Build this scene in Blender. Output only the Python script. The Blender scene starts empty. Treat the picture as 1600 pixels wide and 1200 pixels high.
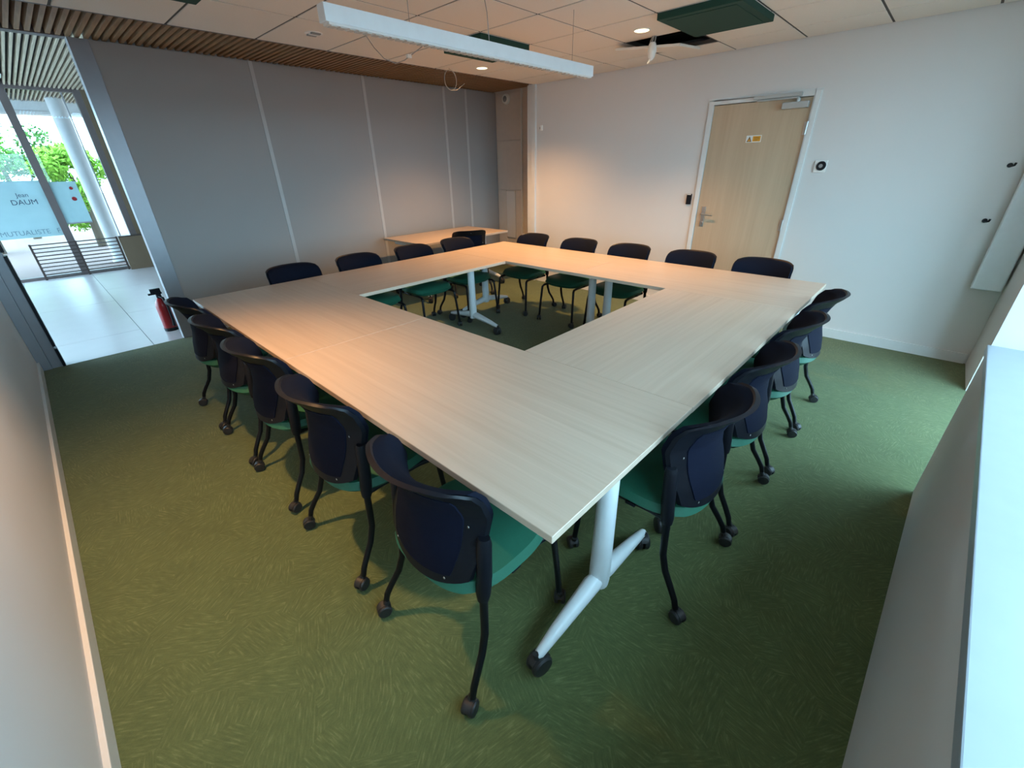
import bpy, bmesh, math, random
from mathutils import Vector, Matrix
random.seed(7)
PI = math.pi
scene = bpy.context.scene
COL = scene.collection

# ------------------------------------------------------------------ camera, world, light, exposure
CAM = Vector((0.4612, -0.616, 1.5611)); YAW, PITCH, ROLL = 0.7629, -0.4741, -0.0218
fw = Vector((-math.sin(YAW)*math.cos(PITCH), math.cos(YAW)*math.cos(PITCH), math.sin(PITCH)))
rt = Vector((math.cos(YAW), math.sin(YAW), 0)); up = rt.cross(fw)
r2 = math.cos(ROLL)*rt + math.sin(ROLL)*up; u2 = -math.sin(ROLL)*rt + math.cos(ROLL)*up
cd = bpy.data.cameras.new('camera'); cam = bpy.data.objects.new('camera', cd); COL.objects.link(cam)
cd.sensor_fit = 'HORIZONTAL'; cd.sensor_width = 36.0; cd.lens = 666.773/1600*36; cd.clip_start = 0.02; cd.clip_end = 300
cam.matrix_world = Matrix(((r2.x, u2.x, -fw.x, CAM.x), (r2.y, u2.y, -fw.y, CAM.y), (r2.z, u2.z, -fw.z, CAM.z), (0, 0, 0, 1)))
scene.camera = cam

world = bpy.data.worlds.new('overcast_sky'); scene.world = world; world.use_nodes = True
bg = world.node_tree.nodes['Background']
bg.inputs['Color'].default_value = (0.52, 0.815, 1.0, 1); bg.inputs['Strength'].default_value = 6.9
scene.view_settings.view_transform = 'Standard'; scene.view_settings.look = 'None'
scene.view_settings.exposure = 0.77; scene.view_settings.gamma = 1.0
scene.view_settings.use_curve_mapping = False
WARM = (1.0, 0.53, 0.21)
SPOT_W = 112.0

def portal(name, loc, rot, sx, sy):
    l = bpy.data.lights.new(name, 'AREA'); l.shape = 'RECTANGLE'; l.size = sx; l.size_y = sy
    l.cycles.is_portal = True
    o = bpy.data.objects.new(name, l); COL.objects.link(o); o.location = loc; o.rotation_euler = rot
portal('sky_portal_bench_window', (1.34, 0.5, 1.54), (0, PI/2, 0), 1.42, 3.0)
portal('sky_portal_tall_window', (1.42, 2.915, 1.2), (0, PI/2, 0), 2.35, 1.6)
portal('sky_portal_corridor', (-10.35, -1.0, 1.4), (0, -PI/2, 0), 2.7, 6.0)

# ------------------------------------------------------------------ materials
MATS = {}
def mat(name, col, rough=0.5, metal=0.0, bump=None, vary=None, emit=None, spec=None):
    """principled; vary=(scale, amount) mottles the colour, bump=(scale, strength) gives fine relief"""
    m = bpy.data.materials.new(name); m.use_nodes = True; MATS[name] = m
    nt = m.node_tree; b = nt.nodes['Principled BSDF']
    b.inputs['Base Color'].default_value = (*col, 1); b.inputs['Roughness'].default_value = rough; b.inputs['Metallic'].default_value = metal
    if spec is not None: b.inputs['Specular IOR Level'].default_value = spec
    tc = nt.nodes.new('ShaderNodeTexCoord')
    sc, am = vary if vary else (14.0, 0.06)
    n = nt.nodes.new('ShaderNodeTexNoise'); n.inputs['Scale'].default_value = sc; n.inputs['Detail'].default_value = 4
    nt.links.new(tc.outputs['Object'], n.inputs['Vector'])
    r = nt.nodes.new('ShaderNodeMapRange'); r.inputs['To Min'].default_value = 1-am; r.inputs['To Max'].default_value = 1+am
    nt.links.new(n.outputs['Fac'], r.inputs['Value'])
    h = nt.nodes.new('ShaderNodeHueSaturation'); h.inputs['Color'].default_value = (*col, 1)
    nt.links.new(r.outputs['Result'], h.inputs['Value']); nt.links.new(h.outputs['Color'], b.inputs['Base Color'])
    if bump:
        n2 = nt.nodes.new('ShaderNodeTexNoise'); n2.inputs['Scale'].default_value = bump[0]; n2.inputs['Detail'].default_value = 3
        nt.links.new(tc.outputs['Object'], n2.inputs['Vector'])
        bp = nt.nodes.new('ShaderNodeBump'); bp.inputs['Strength'].default_value = bump[1]; bp.inputs['Distance'].default_value = 0.002
        nt.links.new(n2.outputs['Fac'], bp.inputs['Height']); nt.links.new(bp.outputs['Normal'], b.inputs['Normal'])
    if emit:
        b.inputs['Emission Color'].default_value = (*emit[0], 1); b.inputs['Emission Strength'].default_value = emit[1]
    return m

def wood(name, c1, c2, rough=0.4, scale=(1.4, 26, 26), axis=0):
    m = bpy.data.materials.new(name); m.use_nodes = True; nt = m.node_tree; b = nt.nodes['Principled BSDF']
    b.inputs['Roughness'].default_value = rough
    tc = nt.nodes.new('ShaderNodeTexCoord'); mp = nt.nodes.new('ShaderNodeMapping')
    s = list(scale)
    if axis == 1: s = [scale[1], scale[0], scale[2]]
    if axis == 2: s = [scale[1], scale[2], scale[0]]
    mp.inputs['Scale'].default_value = s
    nt.links.new(tc.outputs['Object'], mp.inputs['Vector'])
    n = nt.nodes.new('ShaderNodeTexNoise'); n.inputs['Scale'].default_value = 1.0; n.inputs['Detail'].default_value = 7; n.inputs['Roughness'].default_value = 0.62
    n.inputs['Distortion'].default_value = 0.4
    nt.links.new(mp.outputs['Vector'], n.inputs['Vector'])
    cr = nt.nodes.new('ShaderNodeValToRGB')
    cr.color_ramp.elements[0].position = 0.3; cr.color_ramp.elements[0].color = (*c1, 1)
    cr.color_ramp.elements[1].position = 0.7; cr.color_ramp.elements[1].color = (*c2, 1)
    nt.links.new(n.outputs['Fac'], cr.inputs['Fac']); nt.links.new(cr.outputs['Color'], b.inputs['Base Color'])
    bp = nt.nodes.new('ShaderNodeBump'); bp.inputs['Strength'].default_value = 0.08; bp.inputs['Distance'].default_value = 0.001
    nt.links.new(n.outputs['Fac'], bp.inputs['Height']); nt.links.new(bp.outputs['Normal'], b.inputs['Normal'])
    MATS[name] = m; return m

def carpet_mat():
    m = bpy.data.materials.new('green_carpet'); m.use_nodes = True; nt = m.node_tree; b = nt.nodes['Principled BSDF']; L = nt.links.new
    b.inputs['Roughness'].default_value = 0.95; b.inputs['Specular IOR Level'].default_value = 0.15
    b.inputs['Sheen Weight'].default_value = 0.15
    tc = nt.nodes.new('ShaderNodeTexCoord')
    wob = nt.nodes.new('ShaderNodeTexNoise'); wob.inputs['Scale'].default_value = 3.0; L(tc.outputs['Object'], wob.inputs['Vector'])
    mixv = nt.nodes.new('ShaderNodeMixRGB'); mixv.blend_type = 'ADD'; mixv.inputs['Fac'].default_value = 0.25
    L(tc.outputs['Object'], mixv.inputs['Color1']); L(wob.outputs['Color'], mixv.inputs['Color2'])
    vo = nt.nodes.new('ShaderNodeTexVoronoi'); vo.inputs['Scale'].default_value = 6.9; L(mixv.outputs['Color'], vo.inputs['Vector'])
    sp = nt.nodes.new('ShaderNodeSeparateColor'); L(vo.outputs['Color'], sp.inputs['Color'])
    q = nt.nodes.new('ShaderNodeMath'); q.operation = 'MULTIPLY'; q.inputs[1].default_value = 6.283; L(sp.outputs[0], q.inputs[0])
    vr = nt.nodes.new('ShaderNodeVectorRotate'); vr.rotation_type = 'Z_AXIS'; L(tc.outputs['Object'], vr.inputs['Vector']); L(q.outputs[0], vr.inputs['Angle'])
    mp = nt.nodes.new('ShaderNodeMapping'); mp.inputs['Scale'].default_value = (20, 150, 1); L(vr.outputs['Vector'], mp.inputs['Vector'])
    st = nt.nodes.new('ShaderNodeTexNoise'); st.inputs['Scale'].default_value = 1.0; st.inputs['Detail'].default_value = 3; L(mp.outputs['Vector'], st.inputs['Vector'])
    fine = nt.nodes.new('ShaderNodeTexNoise'); fine.inputs['Scale'].default_value = 260; L(tc.outputs['Object'], fine.inputs['Vector'])
    big = nt.nodes.new('ShaderNodeTexNoise'); big.inputs['Scale'].default_value = 5.0; L(tc.outputs['Object'], big.inputs['Vector'])
    cr = nt.nodes.new('ShaderNodeValToRGB'); e = cr.color_ramp.elements
    e[0].position = 0.36; e[0].color = (0.088, 0.117, 0.044, 1); e[1].position = 0.72; e[1].color = (0.165, 0.192, 0.082, 1)
    x = cr.color_ramp.elements.new(0.56); x.color = (0.107, 0.138, 0.052, 1)
    L(st.outputs['Fac'], cr.inputs['Fac'])
    r = nt.nodes.new('ShaderNodeMapRange'); r.inputs['To Min'].default_value = 0.72; r.inputs['To Max'].default_value = 1.28
    ad = nt.nodes.new('ShaderNodeMath'); ad.operation = 'ADD'; L(fine.outputs['Fac'], ad.inputs[0]); L(big.outputs['Fac'], ad.inputs[1])
    hv = nt.nodes.new('ShaderNodeMath'); hv.operation = 'MULTIPLY'; hv.inputs[1].default_value = 0.5; L(ad.outputs[0], hv.inputs[0]); L(hv.outputs[0], r.inputs['Value'])
    hs = nt.nodes.new('ShaderNodeHueSaturation'); L(cr.outputs['Color'], hs.inputs['Color']); L(r.outputs['Result'], hs.inputs['Value'])
    L(hs.outputs['Color'], b.inputs['Base Color'])
    bp = nt.nodes.new('ShaderNodeBump'); bp.inputs['Strength'].default_value = 0.5; bp.inputs['Distance'].default_value = 0.004
    L(ad.outputs[0], bp.inputs['Height']); L(bp.outputs['Normal'], b.inputs['Normal'])
    MATS['carpet'] = m; return m

def glass_mat(name, tint=(0.93, 0.98, 1.0), rough=0.0, mixf=0.03):
    """thin pane: mostly clear, a little mirror"""
    m = bpy.data.materials.new(name); m.use_nodes = True; nt = m.node_tree; nt.nodes.clear(); L = nt.links.new
    o = nt.nodes.new('ShaderNodeOutputMaterial'); t = nt.nodes.new('ShaderNodeBsdfTransparent'); g = nt.nodes.new('ShaderNodeBsdfGlossy')
    t.inputs['Color'].default_value = (*tint, 1); g.inputs['Roughness'].default_value = rough
    mx = nt.nodes.new('ShaderNodeMixShader'); mx.inputs['Fac'].default_value = mixf
    L(t.outputs[0], mx.inputs[1]); L(g.outputs[0], mx.inputs[2]); L(mx.outputs[0], o.inputs['Surface'])
    MATS[name] = m; return m

def frosted_mat():
    m = bpy.data.materials.new('frosted'); m.use_nodes = True; nt = m.node_tree; nt.nodes.clear(); L = nt.links.new
    o = nt.nodes.new('ShaderNodeOutputMaterial'); t = nt.nodes.new('ShaderNodeBsdfTranslucent'); d = nt.nodes.new('ShaderNodeBsdfDiffuse')
    tr = nt.nodes.new('ShaderNodeBsdfTransparent'); tr.inputs['Color'].default_value = (0.8, 0.95, 1, 1)
    nz = nt.nodes.new('ShaderNodeTexNoise'); nz.inputs['Scale'].default_value = 4
    cr = nt.nodes.new('ShaderNodeValToRGB'); cr.color_ramp.elements[0].color = (0.40, 0.50, 0.52, 1); cr.color_ramp.elements[1].color = (0.48, 0.58, 0.60, 1)
    L(nz.outputs['Fac'], cr.inputs['Fac']); L(cr.outputs['Color'], t.inputs['Color']); L(cr.outputs['Color'], d.inputs['Color'])
    mx = nt.nodes.new('ShaderNodeMixShader'); mx.inputs['Fac'].default_value = 0.35; L(t.outputs[0], mx.inputs[1]); L(d.outputs[0], mx.inputs[2])
    m2 = nt.nodes.new('ShaderNodeMixShader'); m2.inputs['Fac'].default_value = 0.12; L(mx.outputs[0], m2.inputs[1]); L(tr.outputs[0], m2.inputs[2])
    L(m2.outputs[0], o.inputs['Surface']); MATS['frosted'] = m; return m

carpet_mat(); glass_mat('glass'); frosted_mat()
mat('white_wall', (0.70, 0.67, 0.645), 0.75, bump=(180, 0.08), vary=(3, 0.02))
mat('sill_laminate', (0.34, 0.38, 0.42), 0.3)
mat('white_trim', (0.72, 0.72, 0.70), 0.35)
mat('white_metal', (0.74, 0.78, 0.80), 0.30)
mat('grey_panel', (0.36, 0.35, 0.345), 0.7, bump=(240, 0.08), vary=(2, 0.03))
mat('seam_strip', (0.50, 0.50, 0.50), 0.4)
mat('post_grey', (0.30, 0.31, 0.34), 0.35, metal=0.3)
mat('niche_wall', (0.68, 0.60, 0.53), 0.7, bump=(200, 0.06))
mat('ceiling_tile', (0.84, 0.76, 0.68), 0.85, bump=(300, 0.25), vary=(120, 0.05))
mat('grid_dark', (0.09, 0.08, 0.072), 0.7)
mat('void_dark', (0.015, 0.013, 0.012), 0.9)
wood('slat_wood', (0.24, 0.125, 0.055), (0.44, 0.25, 0.125), 0.55, (2, 40, 40), 0)
wood('corridor_slat_wood', (0.42, 0.35, 0.26), (0.60, 0.52, 0.40), 0.55, (2, 40, 40), 0)
mat('slat_backing', (0.02, 0.018, 0.017), 0.9)
wood('table_oak', (0.50, 0.385, 0.29), (0.585, 0.465, 0.365), 0.33, (0.9, 34, 34), 0)
wood('table_edge', (0.52, 0.43, 0.33), (0.64, 0.55, 0.44), 0.4, (0.9, 30, 30), 0)
wood('door_oak', (0.50, 0.36, 0.235), (0.58, 0.435, 0.295), 0.45, (0.8, 14, 14), 2)
mat('black_plastic', (0.006, 0.007, 0.011), 0.42, spec=0.25)
mat('black_metal', (0.005, 0.006, 0.008), 0.35, spec=0.3)
mat('navy_fabric', (0.004, 0.006, 0.014), 0.95, spec=0.12, bump=(600, 0.3), vary=(200, 0.2))
mat('navy_mesh', (0.003, 0.005, 0.016), 0.8, spec=0.15, bump=(700, 0.4), vary=(260, 0.25))
mat('seat_green', (0.014, 0.115, 0.068), 0.6, bump=(500, 0.2), vary=(160, 0.1))
mat('rubber', (0.02, 0.02, 0.021), 0.5)
mat('steel', (0.55, 0.54, 0.52), 0.3, metal=0.9)
mat('silver_paint', (0.48, 0.49, 0.48), 0.4, metal=0.3)
mat('baffle_green', (0.012, 0.055, 0.038), 0.9, bump=(500, 0.3), vary=(100, 0.12))
mat('red_paint', (0.30, 0.008, 0.011), 0.3)
mat('label_black', (0.015, 0.015, 0.015), 0.5)
mat('orange_print', (0.80, 0.36, 0.02), 0.5)
mat('ink_dark', (0.05, 0.045, 0.04), 0.5)
mat('ink_brown', (0.20, 0.08, 0.02), 0.5)
mat('white_print', (0.85, 0.85, 0.82), 0.4)
mat('film_ink', (0.03, 0.04, 0.08), 0.6)
mat('film_pale_ink', (0.14, 0.20, 0.24), 0.6)
mat('brown_frame', (0.13, 0.105, 0.105), 0.5)
mat('brown_panel', (0.15, 0.105, 0.065), 0.55)
mat('rail_dark', (0.05, 0.032, 0.028), 0.5)
mat('corridor_tile', (0.66, 0.60, 0.62), 0.28, vary=(6, 0.05))
mat('tile_joint', (0.30, 0.31, 0.33), 0.8)
mat('corridor_white', (0.62, 0.60, 0.58), 0.7)
mat('outside_paving', (0.20, 0.125, 0.11), 0.9, vary=(4, 0.12))
mat('concrete_white', (0.66, 0.62, 0.62), 0.8)
mat('bark', (0.08, 0.055, 0.035), 0.9)
mat('leaf_a', (0.12, 0.30, 0.035), 0.8, spec=0.1); mat('leaf_b', (0.075, 0.17, 0.04), 0.8, spec=0.1); mat('leaf_c', (0.22, 0.40, 0.05), 0.8, spec=0.1)
mat('lamp_glow', (1, 0.9, 0.7), 0.5, emit=((1.0, 0.80, 0.46), 2.2))
mat('lamp_off', (0.55, 0.53, 0.50), 0.4)
mat('diffuser', (0.70, 0.70, 0.68), 0.35)
mat('cable_white', (0.40, 0.36, 0.32), 0.5)
mat('cable_grey', (0.30, 0.29, 0.28), 0.5)

# ------------------------------------------------------------------ mesh helpers
class MB:
    def __init__(s): s.v = []; s.f = []; s.sm = []
    def add(s, v, f, smooth=False):
        b = len(s.v); s.v += [tuple(p) for p in v]; s.f += [tuple(i+b for i in q) for q in f]; s.sm += [smooth]*len(f); return s
    def box(s, x0, x1, y0, y1, z0, z1):
        return s.add([(x0,y0,z0),(x1,y0,z0),(x1,y1,z0),(x0,y1,z0),(x0,y0,z1),(x1,y0,z1),(x1,y1,z1),(x0,y1,z1)],
                     [(0,3,2,1),(4,5,6,7),(0,1,5,4),(1,2,6,5),(2,3,7,6),(3,0,4,7)])
    def prism(s, poly, z0, z1):
        n = len(poly)
        v = [(x,y,z0) for x,y in poly]+[(x,y,z1) for x,y in poly]
        return s.add(v, [tuple(range(n-1,-1,-1)), tuple(range(n,2*n))]+[(i,(i+1)%n,n+(i+1)%n,n+i) for i in range(n)])
    def tube(s, pts, rad, n=10, cap=True):
        pts = [Vector(p) for p in pts]; rad = rad if isinstance(rad, (list, tuple)) else [rad]*len(pts)
        v = []; ref = None
        for i, p in enumerate(pts):
            d = (pts[min(i+1,len(pts)-1)]-pts[max(i-1,0)]).normalized()
            if ref is None: ref = Vector((0,0,1)) if abs(d.z) < .9 else Vector((1,0,0))
            a = (ref - d*ref.dot(d)).normalized(); b = d.cross(a); ref = a
            for k in range(n):
                t = 2*PI*k/n; v.append(p + rad[i]*(math.cos(t)*a+math.sin(t)*b))
        f = [(i*n+k, i*n+(k+1)%n, (i+1)*n+(k+1)%n, (i+1)*n+k) for i in range(len(pts)-1) for k in range(n)]
        s.add(v, f, True)
        if cap:
            s.add(v[:n], [tuple(range(n-1,-1,-1))]); s.add(v[-n:], [tuple(range(n))])
        return s
    def lathe(s, prof, c=(0,0,0), n=20, axis='z'):
        v = []
        for r, h in prof:
            for k in range(n):
                t = 2*PI*k/n; p = (r*math.cos(t), r*math.sin(t), h)
                if axis == 'x': p = (p[2], p[0], p[1])
                if axis == 'y': p = (p[1], p[2], p[0])
                v.append((p[0]+c[0], p[1]+c[1], p[2]+c[2]))
        m = len(prof)
        s.add(v, [(i*n+k, i*n+(k+1)%n, (i+1)*n+(k+1)%n, (i+1)*n+k) for i in range(m-1) for k in range(n)], True)
        s.add(v[:n], [tuple(range(n-1,-1,-1))]); s.add(v[-n:], [tuple(range(n))])
        return s
    def grid(s, fn, nu, nv, smooth=True):
        v = [fn(i/nu, j/nv) for j in range(nv+1) for i in range(nu+1)]; w = nu+1
        return s.add(v, [(j*w+i, j*w+i+1, (j+1)*w+i+1, (j+1)*w+i) for j in range(nv) for i in range(nu)], smooth)
    def slab(s, fa, fb, nu, nv):
        """closed sheet between two grid functions"""
        w = nu+1; a = [fa(i/nu, j/nv) for j in range(nv+1) for i in range(w)]; b = [fb(i/nu, j/nv) for j in range(nv+1) for i in range(w)]
        N = len(a)
        fs = [(j*w+i, (j+1)*w+i, (j+1)*w+i+1, j*w+i+1) for j in range(nv) for i in range(nu)]
        f2 = [tuple(N+k for k in reversed(q)) for q in fs]
        bd = [i for i in range(nu)]+[j*w+nu for j in range(nv)]+[nv*w+i for i in range(nu,0,-1)]+[j*w for j in range(nv,0,-1)]
        side = [(bd[k], bd[(k+1)%len(bd)], N+bd[(k+1)%len(bd)], N+bd[k]) for k in range(len(bd))]
        return s.add(a+b, fs+f2+side, True)
    def build(s, name, m, parent=None, bevel=0.0, seg=2, loc=None):
        me = bpy.data.meshes.new(name); me.from_pydata([tuple(p) for p in s.v], [], s.f)
        me.polygons.foreach_set('use_smooth', s.sm)
        bm = bmesh.new(); bm.from_mesh(me)
        bmesh.ops.remove_doubles(bm, verts=bm.verts, dist=1e-6)
        bmesh.ops.recalc_face_normals(bm, faces=bm.faces)
        if bevel:
            ed = [e for e in bm.edges if len(e.link_faces) == 2 and e.calc_face_angle(0) > 0.6]
            bmesh.ops.bevel(bm, geom=ed, offset=bevel, segments=seg, affect='EDGES', profile=0.6)
        for e in bm.edges:
            if len(e.link_faces) == 2: e.smooth = e.calc_face_angle(0) < 0.65
        bm.to_mesh(me); bm.free()
        me.materials.append(MATS[m])
        o = bpy.data.objects.new(name, me); COL.objects.link(o)
        if parent: o.parent = parent
        if loc: o.location = loc
        return o

def box(name, m, x0, x1, y0, y1, z0, z1, parent=None, bevel=0.0):
    if parent is None:   # centre the origin so that object coordinates stay local
        c = ((x0+x1)/2, (y0+y1)/2, (z0+z1)/2)
        return MB().box(x0-c[0], x1-c[0], y0-c[1], y1-c[1], z0-c[2], z1-c[2]).build(name, m, None, bevel, loc=c)
    return MB().box(x0, x1, y0, y1, z0, z1).build(name, m, parent, bevel)
def tag(o, label, cat, group=None, kind=None):
    o['label'] = label; o['category'] = cat
    if group: o['group'] = group
    if kind: o['kind'] = kind
    return o
def struct(o, label=None, cat=None):
    o['kind'] = 'structure'
    if label: o['label'] = label
    if cat: o['category'] = cat
    return o
def thing(name, loc, label, cat, rz=0.0, group=None):
    o = bpy.data.objects.new(name, None); COL.objects.link(o); o.location = loc; o.rotation_euler = (0, 0, rz); o.empty_display_size = 0.1
    return tag(o, label, cat, group)
def share(src, parent, loc=(0,0,0), rot=(0,0,0), name=None):
    c = src.copy(); COL.objects.link(c); c.parent = parent; c.location = loc; c.rotation_euler = rot
    return c
def copy_tree(o, parent=None):
    c = o.copy(); COL.objects.link(c); c.parent = parent
    for ch in list(o.children): copy_tree(ch, c)
    return c

# ------------------------------------------------------------------ the setting
YW, H, XP, YL = 4.357, 2.459, -5.0, -1.0
struct(box('floor', 'carpet', XP, 1.45, -1.15, 4.95, -0.12, 0.0), 'green carpet floor with darker and lighter brushed streaks', 'floor')
# left white wall
struct(box('wall_left', 'white_wall', -5.1, 1.45, YL-0.15, YL, 0.0, 2.75), 'plain white wall rising beside the corridor opening', 'wall')
struct(MB().box(-4.985, 0.68, YL-0.002, YL+0.016, 0, 0.085).build('baseboard_left', 'white_trim', None, 0.004), 'long white baseboard under the plain white wall', 'baseboard')
# door wall (with doorway)
DL, DR, DT = -1.476, -0.630, 2.0386
w = MB().box(-3.88, DL-0.055, YW, YW+0.55, 0, 2.75).box(DR+0.055, 1.45, YW, YW+0.55, 0, 2.75).box(DL-0.055, DR+0.055, YW, YW+0.55, DT+0.055, 2.75)
w.box(DL-0.055, DR+0.055, YW+0.12, YW+0.55, 0, DT+0.055)
struct(w.build('wall_back', 'white_wall'), 'white wall holding the pale wooden door', 'wall')
struct(MB().box(-3.70, DL-0.07, YW-0.014, YW, 0, 0.085).box(DR+0.07, 0.97, YW-0.014, YW, 0, 0.085).build('baseboard_back', 'white_trim'), 'white baseboard along the wall with the wooden door', 'baseboard')
tr = struct(MB().box(-3.888, -3.80, YW-0.02, YW+0.02, 0, H).box(-3.81, -3.745, YW-0.035, YW, 0, H).build('trim_1', 'white_trim'), 'white vertical corner trim at the end of the door wall', 'trim')
# niche end wall with service panels
nw = struct(box('wall_niche', 'niche_wall', -5.1, -3.88, 4.87, 4.98, 0, 2.75), 'beige service wall at the end of the grey partition niche', 'wall')
def childbox(par, name, m, x0, x1, y0, y1, z0, z1, bevel=0.0):
    lo = par.location
    return MB().box(x0-lo.x, x1-lo.x, y0-lo.y, y1-lo.y, z0-lo.z, z1-lo.z).build(name, m, par, bevel)
childbox(nw, 'panel', 'niche_wall', -4.985, -4.475, 4.855, 4.87, 1.90, 2.50, 0.003)
childbox(nw, 'panel', 'niche_wall', -4.985, -4.475, 4.855, 4.87, 1.21, 1.89, 0.003)
childbox(nw, 'panel', 'niche_wall', -4.985, -4.80, 4.855, 4.87, 0.02, 1.20, 0.003)
childbox(nw, 'panel', 'niche_wall', -4.595, -4.475, 4.855, 4.87, 0.02, 1.20, 0.003)
childbox(nw, 'panel', 'white_wall', -4.79, -4.605, 4.845, 4.87, 0.48, 1.19, 0.003)
childbox(nw, 'corner_bead', 'white_trim', -4.462, -4.445, 4.84, 4.87, 0.0, 2.53)

# grey partition: panels and light seam strips
pt = struct(box('wall_partition', 'grey_panel', -5.10, -5.022, 0.22, 4.87, 0.0, 2.75), 'grey acoustic partition wall of tall panels with pale seams', 'wall')
edges = [0.22, 1.43, 2.655, 3.865, 4.262, 4.87]
for i in range(5):
    childbox(pt, 'panel', 'grey_panel', -5.03, -5.0, edges[i]+(0.012 if i else 0.0), edges[i+1]-(0.012 if i < 4 else 0.0), 0.0, 2.53, 0.002)
for y in edges[1:5]:
    childbox(pt, 'seam_strip', 'seam_strip', -5.02, -4.995, y-0.019, y+0.019, 0.0, 2.53, 0.002)
struct(box('trim_2', 'post_grey', -5.10, -4.985, 0.085, 0.22, 0.0, 2.53, bevel=0.004), 'blue-grey metal end post of the grey partition', 'trim')
# left jamb of the opening with black seal
tj = struct(MB().box(-5.10, -4.98, -1.0, -0.925, 0, 2.53).box(-5.10, -5.0, -0.925, -0.855, 0, 2.53).build('trim_3', 'post_grey', bevel=0.003), 'grey metal jamb between white wall and corridor opening', 'trim')
for z0, z1 in ((0.0, 0.17), (0.19, 0.98), (1.01, 2.0)):
    MB().box(-5.085, -4.985, -0.855, -0.835, z0, z1).build('seal_strip', 'black_plastic', tj)
struct(box('trim_4', 'brown_frame', -5.10, -5.0, -0.86, 0.085, 2.53, 2.95), 'dark header above the corridor opening', 'trim')

# ceiling: tiles on a grid
cl = struct(box('ceiling', 'grid_dark', -3.78, 1.30, YL, YW, H+0.14, H+0.20), 'suspended ceiling of square off-white mineral tiles', 'ceiling')
xs = [-3.79]+[0.335-0.565*k for k in range(6, -1, -1)]+[0.90, 1.20]
ys = [YL]+[2.785-0.575*k for k in range(6, -1, -1)]+[3.36, 3.935, YW]
OPEN = set(); baff = []
for i in range(len(xs)-1):
    for j in range(len(ys)-1):
        x0, x1, y0, y1 = xs[i], xs[i+1], ys[j], ys[j+1]
        cx, cy = (x0+x1)/2, (y0+y1)/2
        if -1.93 < cx < -1.36 and 3.36 < cy < 3.94: OPEN = (x0, x1, y0, y1); continue
        m = MB().box(x0+0.008-cx, x1-0.008-cx, y0+0.008-cy, y1-0.008-cy, -0.008, 0.012)
        o = m.build('tile', 'ceiling_tile', cl, 0.002, 1, loc=(cx-cl.location.x, cy-cl.location.y, H+0.008-cl.location.z))
# grid rails between the tiles (one above every joint)
for x in xs: childbox(cl, 'grid_rail', 'grid_dark', x-0.011, x+0.011, YL, YW, H+0.004, H+0.03)
for y in ys: childbox(cl, 'grid_rail', 'grid_dark', -3.79, 1.2, y-0.011, y+0.011, H+0.0045, H+0.0305)
# edge board between tiles and slats
struct(box('trim_5', 'brown_frame', -3.815, -3.79, YL, YW+0.5, H+0.002, H+0.30), 'thin dark edge between ceiling tiles and wooden slats', 'trim')
# open tile bay: void, tile hanging askew
x0, x1, y0, y1 = OPEN
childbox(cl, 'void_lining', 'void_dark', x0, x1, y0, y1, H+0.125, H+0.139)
t = MB().box(-0.275, 0.275, -0.265, 0.265, -0.009, 0.009).build('loose_tile', 'ceiling_tile', None, 0.002, 1)
t.location = (x0+0.185, (y0+y1)/2-0.05, H-0.035); t.rotation_euler = (0.10, 0.07, 0.12)
tag(t, 'loose ceiling tile hanging askew beside the dark open bay', 'ceiling tile')

# slatted soffit in the niche
sf = struct(box('ceiling_soffit', 'slat_backing', -5.02, -3.80, YL, 4.87, 2.62, 2.66), 'soffit of narrow wooden slats above the grey partition', 'ceiling')
sl = MB().box(-0.605, 0.605, -0.0145, 0.0145, -0.03, 0.03).build('slat', 'slat_wood', sf)
n = 104; off = -4.407-sf.location.x
for k in range(n):
    o = sl if k == 0 else share(sl, sf)
    o.location = (off, YL+0.03+k*0.0562-sf.location.y, 2.565-sf.location.z)
# corridor slat ceiling
cs = struct(box('ceiling_corridor', 'slat_backing', -12.4, -5.10, -4.5, 4.0, 2.87, 2.93), 'corridor ceiling of pale wooden slats over dark void', 'ceiling')
sl2 = MB().box(-3.62, 3.62, -0.0095, 0.0095, -0.02, 0.02).build('slat', 'corridor_slat_wood', cs)
for k in range(44):
    o = sl2 if k == 0 else share(sl2, cs)
    o.location = (-8.72-cs.location.x, -1.45+k*0.0535-cs.location.y, 2.78-cs.location.z)
for xx, yy in ((-7.9, -0.33), (-9.2, -0.30), (-10.9, -0.26)):     # white square grilles let into the slats
    g = thing('ceiling_grille', (xx, yy, 2.752), 'square white ceiling grille between the corridor slats, %s' % {-7.9: 'nearest to the room', -9.2: 'just before the glass front', -10.9: 'beyond the glass front'}[xx], 'grille', group='white grilles in the corridor slats')
    MB().box(-.16,.16,-.10,-.08,-.012,0).box(-.16,.16,.08,.10,-.012,0).box(-.16,-.14,-.08,.08,-.012,0).box(.14,.16,-.08,.08,-.012,0).build('grille_frame', 'white_trim', g)
    for y in (-0.03, 0.03): MB().box(-.14,.14,y-.008,y+.008,-.010,0).build('grille_bar', 'white_trim', g)

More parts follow.
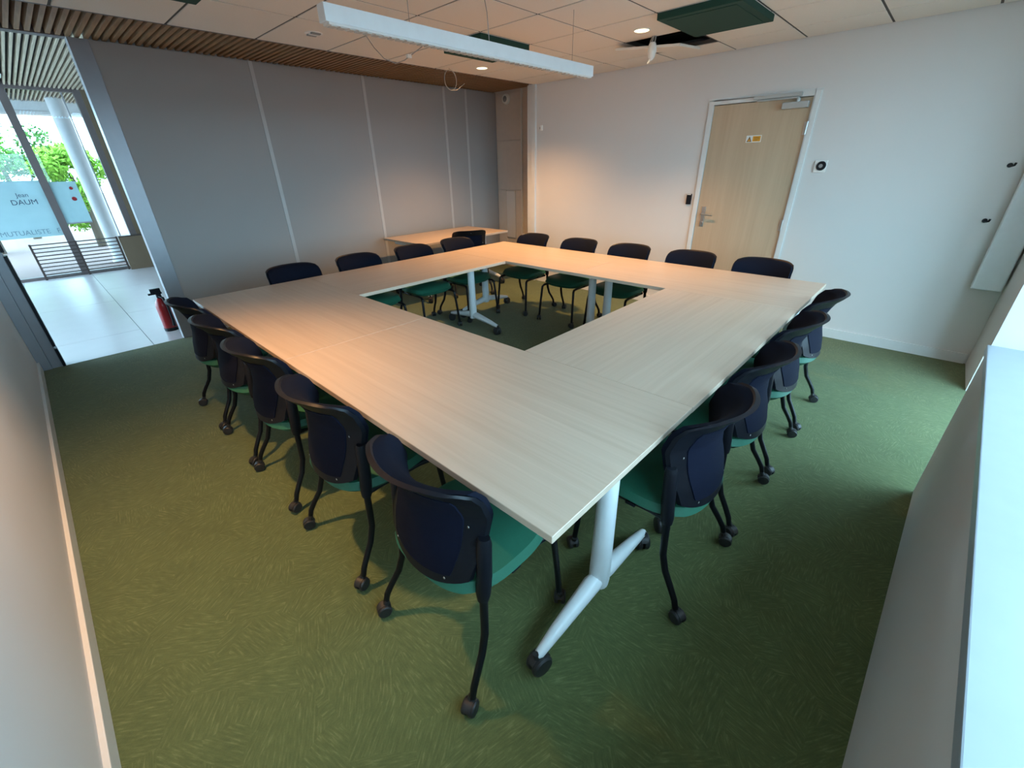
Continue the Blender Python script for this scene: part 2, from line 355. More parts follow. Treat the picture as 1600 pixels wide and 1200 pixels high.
# window wall (slightly skewed) : bench below a wide window, then a tall window in the recess
def bx(y): return 0.787-0.0362*(2.03-y)
bench = struct(MB().prism([(bx(2.06),2.06),(1.45,2.06),(1.45,-1.0),(bx(-1.0),-1.0)], 0, 0.80).build('wall_window', 'white_wall'), 'white wall boxing in the ledge below the wide window', 'wall')
s = MB().prism([(bx(2.03)-0.012,2.03),(1.28,2.03),(1.28,-1.0),(bx(-1.0)-0.012,-1.0)], 0.80, 0.832).build('window_sill', 'sill_laminate', None, 0.003)
struct(s, 'broad white window ledge lit by daylight', 'sill')
struct(MB().box(bx(2.03), 1.45, 2.03, 2.11, 0.80, 2.75).build('wall_pier', 'white_wall'), 'white pier between the wide window and the tall window', 'wall')
struct(MB().box(0.985, 1.45, 3.72, YW, 0, 2.75).build('wall_corner', 'white_wall'), 'white wall strip in the corner beside the tall window', 'wall')
struct(MB().box(0.70, 1.45, -1.0, 2.03, 2.25, 2.75).box(0.98, 1.45, 2.11, 3.72, 2.38, 2.75).build('wall_lintel', 'white_wall'), 'white wall band above the windows', 'wall')
def window(name, x, y0, y1, z0, z1, nm, label):
    b = MB(); t = 0.06
    b.box(x-0.03,x+0.03,y0,y1,z0,z0+t).box(x-0.03,x+0.03,y0,y1,z1-t,z1).box(x-0.03,x+0.03,y0,y0+t,z0+t,z1-t).box(x-0.03,x+0.03,y1-t,y1,z0+t,z1-t)
    f = struct(b.build(name, 'white_trim'), label, 'window')
    st = (y1-y0)/nm
    for i in range(1, nm): MB().box(x-0.025,x+0.025,y0+i*st-0.03,y0+i*st+0.03,z0+t,z1-t).build('mullion', 'white_trim', f)
    for i in range(nm):
        MB().box(x-0.004,x+0.004,y0+i*st+(t if i==0 else .03),y0+(i+1)*st-(t if i==nm-1 else .03),z0+t,z1-t).build('pane', 'glass', f)
    return f
window('window_1', 1.30, -1.0, 2.03, 0.832, 2.25, 3, 'wide window above the white ledge')
window('window_2', 1.38, 2.11, 3.72, 0.0, 2.38, 2, 'tall window in the recess beside the door wall')

# door
dr = struct(box('door_1', 'door_oak', DL+0.003, DR-0.003, YW+0.004, YW+0.045, 0.006, DT-0.004), 'pale wooden door in a white frame', 'door')
fr = MB().box(DL-0.058, DL, YW, YW+0.12, 0, DT+0.058).box(DR, DR+0.058, YW, YW+0.12, 0, DT+0.058).box(DL, DR, YW, YW+0.12, DT, DT+0.058)
fr.box(DL-0.045, DL, YW-0.018, YW, 0, DT+0.035).box(DR, DR+0.045, YW-0.018, YW, 0, DT+0.035).box(DL, DR, YW-0.018, YW, DT, DT+0.035)
struct(fr.build('door_frame', 'white_trim', None, 0.004), 'white frame around the pale wooden door', 'door frame')
L = dr.location
def cdoor(name, m, mb, bevel=0.0, parent=dr):
    mb.v = [(a-L.x, b-L.y, c-L.z) for a, b, c in mb.v]; return mb.build(name, m, parent, bevel)
hd = cdoor('handle_plate', 'steel', MB().box(-1.425, -1.385, YW-0.006, YW+0.004, 0.93, 1.13), 0.004)
cdoor('handle_lever', 'steel', MB().tube([(-1.405,YW-.005,1.055),(-1.405,YW-.05,1.055),(-1.385,YW-.056,1.055),(-1.29,YW-.056,1.052)], 0.010, 10), 0, dr)
cdoor('lock_cylinder', 'steel', MB().lathe([(0.0,-0.014),(0.016,-0.014),(0.018,0.0)], (-1.405,YW-.006,0.965), 14, 'y'))
for z in (1.80, 0.99, 0.22):
    cdoor('hinge', 'steel', MB().tube([(DR-0.004,YW-.012,z-.05),(DR-0.004,YW-.012,z+.05)], 0.009, 10).box(DR-.03,DR,YW-.003,YW+.004,z-.05,z+.05))
cdoor('closer_body', 'silver_paint', MB().box(-0.86, -0.655, YW-0.05, YW+0.004, 1.955, 2.005), 0.006)
cdoor('closer_pivot', 'silver_paint', MB().lathe([(0.016,0.0),(0.018,0.015),(0.014,0.028)], (-0.745,YW-.028,2.004), 14))
cdoor('closer_arm', 'silver_paint', MB().box(-1.08, -0.74, YW-0.036, YW-0.018, 2.030, 2.042), 0.002)
dcl = struct(MB().box(-1.11, -0.72, YW-0.05, YW-0.022, 2.046, 2.072).build('door_closer_rail', 'silver_paint', None, 0.003), 'silver slide rail of the door closer above the door', 'door closer')
sg = thing('warning_sign', (-1.053, YW+0.0035, 1.737), 'small white and orange warning sign with triangle on the wooden door', 'sign')
MB().box(-.066,.066,-.003,0,-.029,.029).build('sign_plate', 'white_print', sg)
MB().box(-.008,.060,-.0042,-.003,-.022,.022).build('orange_field', 'orange_print', sg)
MB().add([(-.060,-.0042,-.024),(-.014,-.0042,-.024),(-.037,-.0042,.022)], [(0,1,2)]).build('triangle_border', 'ink_dark', sg)
MB().add([(-.052,-.0048,-.0195),(-.022,-.0048,-.0195),(-.037,-.0048,.0105)], [(0,1,2)]).build('triangle_fill', 'orange_print', sg)
MB().add([(-.0385,-.0054,.004),(-.0325,-.0054,.004),(-.0365,-.0054,-.004),(-.033,-.0054,-.004),(-.039,-.0054,-.016),(-.0375,-.0054,-.006),(-.0405,-.0054,-.006)], [(0,1,3,2),(5,6,4),(2,3,4)]).build('bolt_symbol', 'ink_dark', sg)
for z, a, b in ((.010, 0, .046), (-.001, .004, .052), (-.012, .002, .038)):
    MB().box(a,b,-.0048,-.0042,z-.0022,z+.0022).build('text_line', 'ink_brown', sg)

# devices on the walls
rd = thing('badge_reader', (-1.579, YW, 1.196), 'small black badge reader on the wall beside the door frame', 'badge reader')
MB().box(-.025,.025,-.022,0,-.052,.052).build('reader_body', 'black_plastic', rd, 0.004)
MB().box(-.020,.020,-.024,-.0215,.043,.050).build('indicator', 'white_print', rd)
th = thing('thermostat', (-0.449, YW, 1.497), 'square white thermostat with round black dial on the wall', 'thermostat')
MB().box(-.048,.048,-.014,0,-.048,.048).build('base_plate', 'white_print', th, 0.006)
MB().lathe([(.0,-.030),(.030,-.030),(.036,-.024),(.038,-.012)], (.006,0,.004), 28, 'y').build('dial', 'black_plastic', th)
MB().lathe([(.0,-.0312),(.015,-.0312),(.016,-.029)], (.006,0,.004), 20, 'y').build('dial_centre', 'cable_grey', th)
sp = thing('round_sounder', (-4.748, 4.855, 2.43), 'round white sounder high on the beige niche wall', 'sounder')
MB().lathe([(.05,-.045),(.062,-.04),(.066,-.015),(.066,0)], (0,0,0), 24, 'y').build('housing', 'white_print', sp)
MB().lathe([(.0,-.055),(.030,-.052),(.040,-.044)], (0,0,0), 20, 'y').build('grille', 'cable_grey', sp)
so = thing('wall_contact', (-3.654, YW, 1.98), 'tiny white contact box high on the door wall by the trim', 'contact box')
MB().box(-.014,.014,-.02,0,-.03,.03).build('cover', 'white_print', so, 0.003)
MB().box(-.032,-.020,-.012,0,-.012,.012).build('magnet', 'cable_grey', so)
# tall white radiator in the corner and two black hooks
rx0, rx1, ry = 0.800, 0.975, YW-0.115
ra = thing('panel_radiator', (0.885, YW, 0.60), 'tall white panel radiator on the wall next to the tall window', 'radiator')
MB().box(-.085,.085,-.115,-.085,0.03,1.70).build('front_panel', 'white_metal', ra, 0.012, 3)
MB().box(-.085,.085,-.060,-.035,0.04,1.69).build('rear_panel', 'white_metal', ra, 0.006)
for z in (0.30, 0.85, 1.40): MB().box(-.06,.06,-.10,0,z-.02,z+.02).build('bracket', 'white_metal', ra)
for z in (0.06, 0.36, 0.66, 0.96, 1.26, 1.56): MB().box(-.084,-.078,-.086,-.058,z-.03,z+.09).build('side_grille', 'white_metal', ra)
for hz, lab in ((1.49, 'upper black hook on the wall beside the white radiator'), (1.115, 'lower black hook on the wall beside the white radiator')):
    hk = thing('wall_hook', (0.716, YW, hz), lab, 'hook', group='black hooks by the radiator')
    MB().lathe([(.014,-.010),(.016,0)], (0,0,0), 14, 'y').build('hook_base', 'black_plastic', hk)
    MB().tube([(0,-.008,0),(.010,-.035,-.004),(.02,-.045,.0),(.024,-.048,.016)], 0.007, 8).build('hook_arm', 'black_plastic', hk)

# ------------------------------------------------------------------ corridor beyond the opening
cf = struct(box('floor_corridor', 'tile_joint', -10.4, -5.0, -4.5, 4.0, -0.12, -0.006), 'pale grey tiled corridor floor', 'floor')
rows = [-4.4+0.845*k for k in range(10)]; sh = (-0.173 - rows[5])
for a in range(9):
    y0, y1 = rows[a]+sh, rows[a+1]+sh
    st = -5.0-(0.0 if a % 2 == 0 else 0.0)
    cut = [-5.0]+([-6.62, -8.42, -10.2] if a % 2 else [-5.72, -7.52, -9.32, -10.2])
    for k in range(len(cut)-1):
        childbox(cf, 'tile', 'corridor_tile', cut[k+1]+0.003, cut[k]-0.003, y0+0.003, y1-0.003, -0.008, 0.0)
struct(box('wall_corridor', 'corridor_white', -10.4, -5.1, 4.0, 4.1, 0, 2.9), 'pale corridor side wall', 'wall')
struct(box('wall_corridor_return', 'corridor_white', -5.10, -5.0, -4.5, -1.15, 0, 2.9), 'corridor wall on the far side of the white room wall', 'wall')
struct(box('wall_facade', 'brown_panel', -10.30, -10.15, 0.66, 4.0, 0, 2.76), 'brown solid wall at the end of the glass front', 'wall')
# glass front
gf = struct(MB().box(-10.26,-10.18,-4.5,0.66,2.72,2.80).box(-10.26,-10.18,-4.5,0.66,0.0,0.045).box(-10.27,-10.17,0.57,0.68,0,2.76).build('window_3', 'brown_frame'), 'glass front with brown frame at the end of the corridor', 'window')
for y in (-0.235, -1.35, -2.46, -3.57):
    MB().box(-10.26,-10.18,y-0.05,y+0.05,0.045,2.72).build('mullion', 'brown_frame', gf)
MB().box(-10.24,-10.20,0.42,0.435,0.045,2.72).build('mullion', 'post_grey', gf)
py = [-4.5,-3.57,-2.46,-1.35,-0.235,0.60]
for i in range(5): MB().box(-10.224,-10.216,py[i]+0.036,py[i+1]-(0.036 if i<4 else 0.001),0.045,2.72).build('pane', 'glass', gf)
# frosted films with lettering
def film(y0, y1, z0, z1, label):
    o = thing('frosted_film', (-10.205, y0, z0), label, 'window film', group='frosted films on the glass front')
    MB().box(-0.002,0.002,0,y1-y0,0,z1-z0).build('film_sheet', 'frosted', o); return o
f1 = film(-1.31, -0.275, 0.66, 1.49, 'frosted window film carrying two dark words on the glass front')
f2 = film(-0.195, 0.14, 0.84, 1.46, 'frosted window film beside the white outdoor column')
MB().box(0.002,0.012,0,0.335,-0.02,0.0).build('film_edge', 'post_grey', f2)
MB().lathe([(0.0,0.006),(0.022,0.006),(0.024,0.0)], (0.003,0.25,0.52), 16, 'x').build('red_mark', 'red_paint', f2)
MB().lathe([(0.0,0.006),(0.030,0.006),(0.032,0.0)], (0.003,0.235,0.36), 16, 'x').build('red_mark', 'red_paint', f2)
def text(body, size, y, z, m, par):
    c = bpy.data.curves.new('lettering', 'FONT'); c.body = body; c.size = size; c.extrude = 0.0008; c.align_x = 'CENTER'
    c.materials.append(MATS[m]); o = bpy.data.objects.new('lettering', c); COL.objects.link(o); o.parent = par
    dg = bpy.context.evaluated_depsgraph_get(); me = bpy.data.meshes.new_from_object(o.evaluated_get(dg))
    bpy.data.objects.remove(o); o = bpy.data.objects.new('lettering', me); COL.objects.link(o); o.parent = par
    o.location = (0.004, y, z); o.rotation_euler = (PI/2, 0, PI/2)
text('Jean', 0.085, 0.765, 0.60, 'film_ink', f1)
text('DAUM', 0.105, 0.755, 0.49, 'film_ink', f1)
text('MUTUALISTE', 0.10, 0.60, 0.045, 'film_pale_ink', f1)
text('F', 0.10, 0.99, 0.045, 'film_pale_ink', f1)
# railing in front of the glass
rl = thing('railing', (-10.10, -0.74, 0.0), 'low railing of thin dark horizontal bars before the glass front', 'railing')
for k in range(10):
    z = 0.025+k*0.0585
    MB().box(-0.008,0.008,0,1.10,z-0.008,z+0.008).build('bar', 'rail_dark', rl)
for y in (0.0, 0.545, 1.09): MB().box(-0.014,0.014,y-0.014,y+0.014,0,0.57).build('post', 'rail_dark', rl)
pnl = thing('planter_box', (-10.02, 0.56, 0.0), 'solid brown box panel at the end of the bar railing', 'box')
MB().box(-0.06,0.02,-0.19,0.55,0,0.56).build('front_panel', 'brown_panel', pnl, 0.003)
MB().box(-0.062,0.03,-0.19,0.555,0.56,0.578).build('top_rail', 'rail_dark', pnl)
# outside
struct(box('ground_outside', 'outside_paving', -60, -10.4, -40, 40, -0.6, -0.05), 'pinkish grey paving outside the glass front', 'ground')
struct(box('ground_garden', 'outside_paving', 1.5, 60, -40, 40, -0.9, -0.3), 'pale paving outside the room windows', 'ground')
colm = thing('outdoor_column', (-11.6, 0.43, -0.05), 'round white column standing outside the glass front', 'column')
MB().lathe([(0.12,0),(0.12,2.85)], (0,0,0), 28).build('shaft', 'concrete_white', colm)
MB().lathe([(0.15,0),(0.15,0.06)], (0,0,0), 28).build('base', 'concrete_white', colm)
struct(MB().box(-12.5,-12.2,-6,4,2.60,2.95).box(-12.52,-12.18,-6,4,2.56,2.60).build('canopy_beam', 'concrete_white'), 'white edge beam of the canopy outside', 'beam')

def tree(x, y, h, r, leafm, label, n=5200):
    t = thing('tree', (x, y, -0.05), label, 'tree', group='trees outside the glass front')
    MB().tube([(0,0,0),(0.03,0.02,h*0.4),(0.0,-0.03,h*0.75)], [0.09,0.07,0.03], 8).build('trunk', 'bark', t)
    rnd = random.Random(int(x*100+y*10)); b = MB(); cl = []
    for _ in range(16):
        a = rnd.uniform(0, 2*PI); q = rnd.uniform(-0.9, 1.0); k = math.sqrt(max(0, 1-q*q))*rnd.uniform(.4, 1)
        cl.append((Vector((k*math.cos(a)*r, k*math.sin(a)*r, h*0.62+q*h*0.36)), rnd.uniform(.28, .5)*r))
    for i in range(n):
        c, s = cl[i % 16]
        d = Vector((rnd.gauss(0,1), rnd.gauss(0,1), rnd.gauss(0,1))).normalized()*s*rnd.uniform(.5, 1)
        p = c+d; p.z = max(p.z, 0.05)
        u = Vector((rnd.uniform(-1,1), rnd.uniform(-1,1), rnd.uniform(-1,1))).normalized(); w2 = u.cross(d).normalized() if u.cross(d).length > 1e-3 else Vector((0,0,1))
        l = rnd.uniform(.035, .075)
        b.add([p-u*l, p-w2*l*.45, p+u*l, p+w2*l*.45], [(0,1,2,3)])
    o = b.build('foliage', leafm, t); o['kind'] = 'stuff'
tree(-15.2, -1.30, 2.55, 0.95, 'leaf_a', 'mid green leafy tree seen through the leftmost glass pane')
tree(-14.6, 0.45, 2.2, 0.75, 'leaf_c', 'bright yellow-green tree right behind the brown mullion')
tree(-18.2, -0.6, 2.95, 1.1, 'leaf_b', 'darker green tree standing behind the two brighter trees')
tree(-17.2, 2.2, 2.6, 0.9, 'leaf_b', 'dark green tree seen between white column and brown wall')
# fire extinguisher beside the post
fe = thing('fire_extinguisher', (-5.42, 0.065, 0.0), 'red fire extinguisher with black head by the partition post', 'fire extinguisher')
MB().lathe([(.050,0),(.062,.008),(.064,.03),(.064,.27),(.058,.31),(.035,.345),(.022,.36)], (0,0,0), 24).build('cylinder', 'red_paint', fe)
MB().lathe([(.066,0),(.067,.035)], (0,0,0), 24).build('foot_ring', 'black_plastic', fe)
MB().lathe([(.020,.355),(.024,.365),(.024,.40),(.015,.41)], (0,0,0), 16).build('valve', 'black_plastic', fe)
MB().box(-.014,.014,-.085,.035,.402,.420).build('lever', 'black_plastic', fe, 0.003)
MB().box(-.016,.016,-.06,.03,.420,.462).build('carry_handle', 'black_plastic', fe, 0.003)
MB().tube([(.02,.0,.38),(.07,.02,.37),(.085,.03,.28),(.08,.03,.12),(.072,.025,.06)], [.011,.011,.011,.013,.016], 10).build('hose', 'black_plastic', fe)

# ------------------------------------------------------------------ lamps, baffles, ceiling odds and ends
def downlight(x, y, on, label, beam=106, power=1.0):
    o = thing('downlight', (x, y, H), label, 'downlight', group='round downlights in the ceiling tiles')
    MB().lathe([(.056,-.004),(.062,-.004),(.064,0.0),(.056,.004)], (0,0,0), 28).build('ring', 'white_print', o)
    MB().lathe([(.0,-.0045),(.054,-.0045),(.055,.0)], (0,0,0), 28).build('lens', 'lamp_glow' if on else 'lamp_off', o)
    if on:
        l = bpy.data.lights.new('downlight_lamp', 'SPOT'); l.energy = SPOT_W*power; l.color = WARM; l.spot_size = math.radians(beam); l.spot_blend = 1.0; l.shadow_soft_size = 0.04
        q = bpy.data.objects.new('downlight_lamp', l); COL.objects.link(q); q.parent = o; q.location = (0, 0, -0.03)
    return o
downlight(-1.631, 3.094, True, 'lit round downlight beside the dark green ceiling panel near the door', 114)
downlight(-3.452, 3.131, True, 'lit round downlight above the small desk by the slats', 132, 1.25)
downlight(-1.62, -0.44, True, 'lit round downlight close to the plain white wall', 92, 1.15)
dl = thing('ceiling_sensor', (-3.341, 1.312, H), 'unlit round ceiling sensor with dark halves near the wooden slats', 'sensor')
MB().lathe([(.058,-.003),(.062,-.004),(.064,0.0)], (0,0,0), 28).build('ring', 'white_print', dl)
for a in (0, 1, 2):
    MB().box(-.05+.034*a,-.022+.034*a,-.035,.035,-.012,-.002).build('lens', ('cable_grey', 'white_print', 'cable_grey')[a], dl, 0.004)

pf = thing('pendant_light', (-1.70, 1.53, 2.108), 'long white linear pendant light hanging under the ceiling', 'pendant light')
MB().box(-.030,.030,-1.0,1.0,0.008,.072).build('housing', 'white_metal', pf, 0.003)
MB().box(-.026,.026,-.985,.985,0.0,.010).build('diffuser', 'diffuser', pf)
led = MB().box(-.020,.020,-.014,.014,-.0035,.001).build('louvre_cell', 'lamp_off', pf, 0.001, 1)
for k in range(46):
    o = led if k == 0 else share(led, pf); o.location = (0, -.96+k*.0426, 0)
for y in (-0.55, 0.78): MB().tube([(0,y,.07),(0,y,H-2.108)], 0.0016, 6).build('suspension_cable', 'cable_grey', pf)
MB().tube([(0.01,-.02,.07),(0.005,-.025,.20),(-.01,-.05,H-2.108)], 0.0025, 6).build('power_cable', 'cable_grey', pf)

def baffle(x0, x1, y0, y1, label, th=0.040):
    o = thing('acoustic_panel', ((x0+x1)/2, (y0+y1)/2, H-th), label, 'acoustic panel', group='dark green acoustic ceiling panels')
    a, b = (x1-x0)/2-.006, (y1-y0)/2-.006
    MB().box(-a,a,-b,b,0,th).build('panel_block', 'baffle_green', o, 0.004)
    MB().box(-a+.05,a-.05,-b+.05,b-.05,-.003,.001).build('face_felt', 'baffle_green', o)
    return o
baffle(-1.36, -0.795, 2.785, 3.44, 'dark green ceiling panel over the door row, next to the open bay')
baffle(-2.95, -2.49, 2.21, 2.785, 'dark green ceiling panel half hidden behind the long pendant light', 0.066)
baffle(-3.055, -2.49, -0.09, 0.485, 'dark green ceiling panel cut off by the upper photo edge')

# cable tails
cb = thing('cable_loop', (-3.70, 2.90, 2.275), 'pale cable hanging in a loop below the wooden slats', 'cable')
pts = [(0.02,0,.195),(0.01,-.01,.183)]
for k in range(17):
    a = PI/2+2*PI*k/16; pts.append((0.005+.002*k*.2, 0.080*math.cos(a), 0.085+0.088*math.sin(a)))
MB().tube(pts, 0.0035, 6).build('loop', 'cable_white', cb)
MB().tube([(0.006,0.0,.0),(0.0,.08,.005),(0,.16,.05),(0,.20,.075)], 0.0035, 6).build('tail', 'cable_white', cb)
cb2 = thing('cable_droop', (-3.12, 1.61, H), 'thin grey cable drooping under the ceiling tiles behind the pendant', 'cable')
MB().tube([(0,0,0.0),(0,.06,-.07),(0,.14,-.13),(0,.24,-.15),(0,.33,-.12),(0,.43,-.06),(0,.53,0.0)], 0.0035, 6).build('cord', 'cable_grey', cb2)
MB().box(-.012,.012,.36,.40,-.10,-.075).build('connector', 'white_print', cb2, 0.003)
cb3 = thing('cable_bundle', (-1.655, 3.33, 2.30), 'white cable ends in clear wrap hanging from the ceiling above the door row', 'cable bundle')
MB().lathe([(.008,.0),(.026,.02),(.036,.06),(.030,.105),(.022,.12)], (0,0,0), 12).build('wrap', 'white_print', cb3)
for k in range(5):
    a = k*1.26; MB().tube([(.014*math.cos(a),.014*math.sin(a),.09),(.02*math.cos(a),.02*math.sin(a),.125),(.012*math.cos(a)+.01,.012*math.sin(a),.16)], 0.005, 6).build('wire', ('cable_grey','cable_white')[k%2], cb3)
MB().tube([(0,0,.03),(-.012,-.01,-.005),(-.02,-.02,-.02)], [.010,.008,.006], 8).build('plug', 'white_print', cb3)

# ------------------------------------------------------------------ furniture: tables
TZ = 0.74
def caster_mesh(name, r=0.034, w=0.046):
    b = MB()
    for sgn in (-1, 1):
        x0 = sgn*0.006; x1 = sgn*w/2
        pr = [(.008,x0),(r*.97,x0),(r,x0+(x1-x0)*.2),(r,x0+(x1-x0)*.7),(r*.86,x1),(.006,x1+sgn*.001)]
        b.lathe(pr, (0,0,r), 18, 'x')
    b.tube([(0,0,r),(0,0,r*1.2),(0,-.012,r*2.0),(0,-.016,r*2.5)], [.010,.012,.012,.010], 8)
    # hood
    b.slab(lambda u, v: (-.012+.024*u, (r*1.07)*math.cos(.3+v*2.4), r+(r*1.07)*math.sin(.3+v*2.4)), lambda u, v: (-.012+.024*u, (r*.9)*math.cos(.3+v*2.4), r+(r*.9)*math.sin(.3+v*2.4)), 2, 10)
    return b
tcast = caster_mesh('c', 0.040, 0.056)
def leg_meshes(depth):
    col_ = MB().tube([(0,0,.105),(0,0,.14),(0,0,.40),(0,0,.69)], [.036,.040,.037,.034], 18)
    col_.box(-.05,.05,-.22,.22,.685,.714)
    return col_
_tab = {}
def table(x, y, rz, length, depth, label, group='oak folding tables set in a square'):
    t = thing('table', (x, y, 0), label, 'table', rz, group)
    key = (length, depth)
    if key not in _tab:
        top = MB().box(-length/2,length/2,-depth/2,depth/2,TZ-.025,TZ).build('tabletop', 'table_oak', t, 0.0015, 1)
        rail = MB().box(-length/2+.10,length/2-.10,-.03,.03,.675,.70).build('crossbar', 'white_metal', t, 0.004)
        legs = []
        for sgn in (-1, 1):
            lg = leg_meshes(depth).build('leg', 'white_metal', t); lg.location = (sgn*(length/2-.085), 0, 0)
            arms = []
            for s2 in (-1, 1):
                a = MB().tube([(0,s2*.0,.135),(0,s2*.05,.140),(0,s2*(depth/2-.16),.108),(0,s2*(depth/2-.062),.088),(0,s2*(depth/2-.050),.085)], [.028,.034,.024,.017,.010], 14).build('foot', 'white_metal', lg)
                c = MB(); c.v = list(tcast.v); c.f = list(tcast.f); c.sm = list(tcast.sm)
                co = c.build('caster', 'rubber', lg); co.location = (0, s2*(depth/2-.062), 0); co.rotation_euler = (0, 0, .5*s2+sgn*.3)
            legs.append(lg)
        _tab[key] = [top, rail]+legs
    else:
        for o in _tab[key]: copy_tree(o, t)
    return t
A, B, D = 3.308, 3.238, 0.845
hl = A/2
table(-hl/2, D/2, 0, hl-.003, D, 'oak table at the nearest corner of the square, white leg in the open')
table(-hl*1.5, D/2, 0, hl-.003, D, 'oak table at the corner of the square facing the corridor opening')
table(-hl/2, B-D/2, 0, hl-.003, D, 'oak table in front of the wooden door')
table(-hl*1.5, B-D/2, 0, hl-.003, D, 'oak table at the far corner of the square by the niche')
lr = B-2*D-.004
table(-D/2, B/2, PI/2, lr, D, 'oak table on the window side of the square')
table(-A+D/2, B/2, PI/2, lr, D, 'oak table on the grey partition side of the square')
table(-4.36, 3.23, PI/2, 1.48, 0.845, 'separate oak desk standing in the niche against the grey partition', group=None)

# ------------------------------------------------------------------ furniture: chairs
def ip(tab, z):
    for (a, ya), (b, yb) in zip(tab, tab[1:]):
        if z <= b:
            k = max(0, (z-a)/(b-a)); return ya+(yb-ya)*(k*k*(3-2*k)*.5+k*.5)
    return tab[-1][1]
PROF = [(.42,-.222),(.52,-.205),(.62,-.182),(.69,-.178),(.75,-.200),(.795,-.232),(.83,-.272)]
WID = [(.42,.165),(.47,.195),(.58,.213),(.70,.222),(.79,.222),(.825,.205)]
def bk(u, t, off, inset=0.0):
    """point of the backrest; u -1..1 across, t 0..1 up"""
    zlo = .438+.045*abs(u)**3; zhi = .838-.020*abs(u)**6
    zlo += inset; zhi -= inset*1.2
    z = zlo+(zhi-zlo)*t
    x = u*(ip(WID, z)-inset)
    y = ip(PROF, z)+(.060+.03*t)*(u*ip(WID, z)/.22)**2*(1 if True else 0)+off
    return (x, y, z-max(0, (z-.75))*0.0)
ccast = caster_mesh('c', 0.027, 0.044)
def caster_obj(parent, loc, rz):
    c = MB(); c.v = list(ccast.v); c.f = list(ccast.f); c.sm = list(ccast.sm)
    o = c.build('caster', 'rubber', parent); o.location = loc; o.rotation_euler = (0, 0, rz); return o
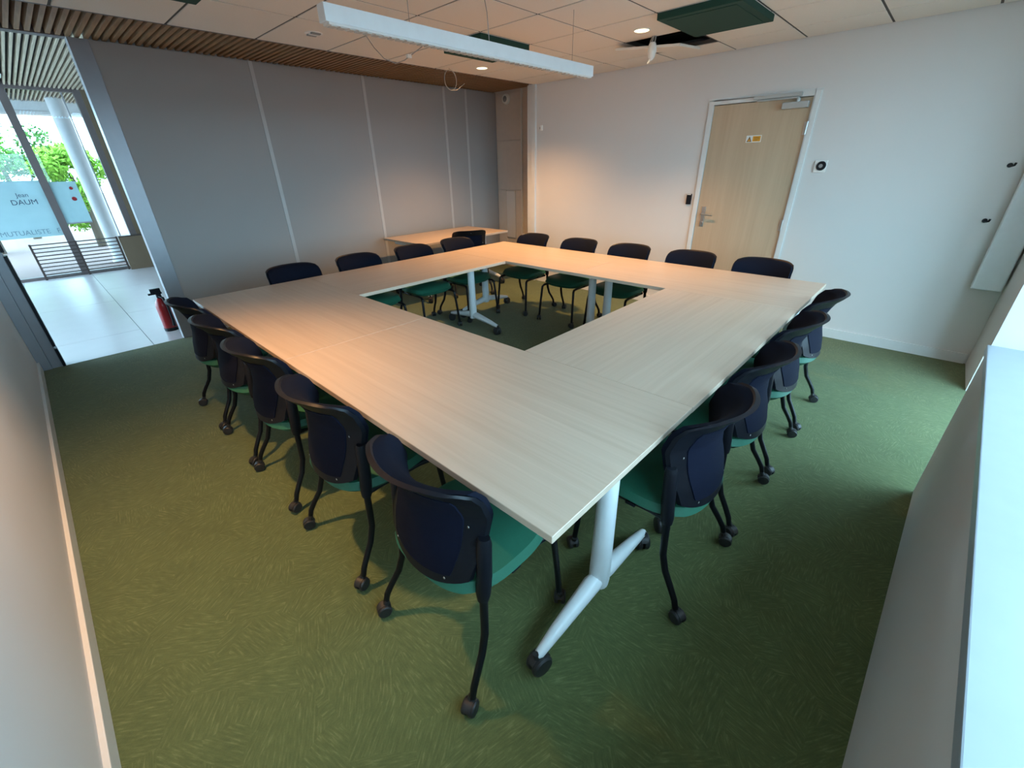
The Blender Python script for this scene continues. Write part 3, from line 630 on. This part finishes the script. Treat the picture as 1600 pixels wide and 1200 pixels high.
def make_chair():
    t = thing('meeting_chair', (0,0,0), 'x', 'chair')
    def seat_pt(u, v, z0, k):
        a = 2*u-1; b = 2*v-1
        # squircle
        x = a*math.sqrt(1-.42*b*b*abs(b))*.235*k; y = .0+b*math.sqrt(1-.30*a*a*abs(a))*.230*k
        dome = .012*(1-a*a)*(1-b*b)
        return (x, y, z0+dome-(.030*max(0, b-.55)**2/.2 if b > .55 else 0))
    MB().slab(lambda u, v: seat_pt(u, v, .462, .94), lambda u, v: (seat_pt(u, v, 0, 1)[0], seat_pt(u, v, 0, 1)[1], .432-.02*max(0, 2*v-1.5)), 16, 16).build('seat', 'seat_green', t)
    MB().slab(lambda u, v: (seat_pt(u, v, 0, .995)[0], seat_pt(u, v, 0, .995)[1], .431), lambda u, v: (seat_pt(u, v, 0, .86)[0], seat_pt(u, v, 0, .86)[1], .398), 12, 12).build('seat_pan', 'seat_green', t)
    f = lambda o, i=0.0: (lambda u, v: bk(2*u-1, v, o, i))
    MB().slab(f(.0), f(-.016, .002), 20, 18).build('back_shell', 'black_plastic', t)
    MB().slab(f(.018, .012), f(.0005, .006), 18, 16).build('back_cushion', 'navy_fabric', t)
    def panel(o): 
        def g(u, v):
            a = 2*u-1; r_ = .74*math.sqrt(1-.10*abs(2*v-1)**4); return bk(a*r_, .09+.73*v+.04*(1-abs(a)**2)*(1-2*v)*0, o)
        return g
    MB().slab(panel(-.012), panel(-.0195), 16, 14).build('back_panel', 'navy_mesh', t)
    for (u, tt) in ((0.0, .92), (.80, .55), (-.80, .55), (.62, .06), (-.62, .06)):
        p = bk(u, tt, -.0165); MB().lathe([(.0035,-.002),(.0045,0)], p, 8, 'y').build('screw', 'steel', t)
    for s in (-1, 1):
        lg = MB().tube([(s*.218,-.128,.640),(s*.218,-.130,.62),(s*.219,-.138,.50),(s*.219,-.146,.43),(s*.220,-.150,.405)], [.017,.0225,.024,.023,.018], 14).build('back_socket', 'black_plastic', t)
        rl_ = MB().tube([(s*.220,-.148,.42),(s*.222,-.152,.34),(s*.226,-.158,.26),(s*.232,-.180,.19),(s*.242,-.215,.135),(s*.248,-.238,.095),(s*.250,-.248,.060)], [.0135,.0135,.013,.0125,.012,.012,.011], 12).build('leg', 'black_metal', t)
        caster_obj(rl_, (s*.250,-.262,0), PI+s*.35)
        fl = MB().tube([(s*.195,-.14,.396),(s*.185,-.06,.392),(s*.190,.12,.392),(s*.200,.185,.390),(s*.206,.205,.375),(s*.209,.210,.34),(s*.216,.224,.2),(s*.222,.236,.058)], [.012]*8, 12).build('leg', 'black_metal', t)
        caster_obj(fl, (s*.222,.243,0), s*.6)
        MB().box(s*.16-.02, s*.16+.06 if s > 0 else s*.16+.02, -.02, .02, .395, .41).build('seat_bracket', 'black_plastic', t, 0.003) if s > 0 else MB().box(s*.16-.06, s*.16+.02, -.02, .02, .395, .41).build('seat_bracket', 'black_plastic', t, 0.003)
    return t
chair0 = make_chair(); used = [False]
def chair(x, y, rz, label, group):
    c = chair0 if not used[0] else copy_tree(chair0)
    used[0] = True
    c.location = (x, y, 0); c.rotation_euler = (0, 0, rz); c['label'] = label
    if group: c['group'] = group
    elif 'group' in c: del c['group']
    return c
G1 = 'navy chairs along the carpet aisle side of the table'
ordw = ['first', 'second', 'third', 'fourth', 'fifth']
for i, (x, a) in enumerate(((-.415, .0), (-1.086, .0), (-1.75, .0), (-2.325, .0), (-2.90, .0))):
    lab = ['navy chair with green seat nearest the camera, back turned, at the near table corner', 'navy chair on the aisle side, second from the near table corner', 'navy chair on the aisle side, third from the near table corner', 'navy chair on the aisle side, fourth from the near table corner', 'navy chair beside the fire extinguisher at the corridor end of the table'][i]
    chair(x, .075, a, lab, G1)
G2 = 'navy chairs along the window side of the table'
for i, y in enumerate((.80, 1.37, 1.96, 2.55)):
    lab = ['window-side navy chair nearest the white table leg at the near corner', 'window-side navy chair, second from the near table corner', 'window-side navy chair, third from the near table corner', 'window-side navy chair farthest from the near corner, close to the door wall'][i]
    chair(-.075, y, PI/2, lab, G2)
G3 = 'navy chairs along the door side of the table'
for i, x in enumerate((-2.93, -2.28, -1.68, -1.062, -.472)):
    lab = ['chair before the door wall nearest the white corner trim', 'chair before the door wall, second from the white corner trim', 'chair before the door wall, third from the white corner trim', 'chair whose backrest overlaps the left edge of the wooden door', 'chair in front of the wooden door at the table corner by the windows'][i]
    chair(x, 3.19, PI, lab, G3)
G4 = 'navy chairs along the grey partition side of the table'
for i, y in enumerate((.78, 1.385, 2.01, 2.60)):
    lab = ['chair before the grey partition nearest the corridor opening', 'chair before the grey partition, second from the corridor opening', 'chair before the grey partition at the near end of the niche desk', 'chair before the grey partition closest to the far table corner'][i]
    chair(-3.27, y, -PI/2, lab, G4)
chair(-4.02, 3.27, PI/2-.5, 'navy chair pushed up to the separate oak desk in the niche', None)
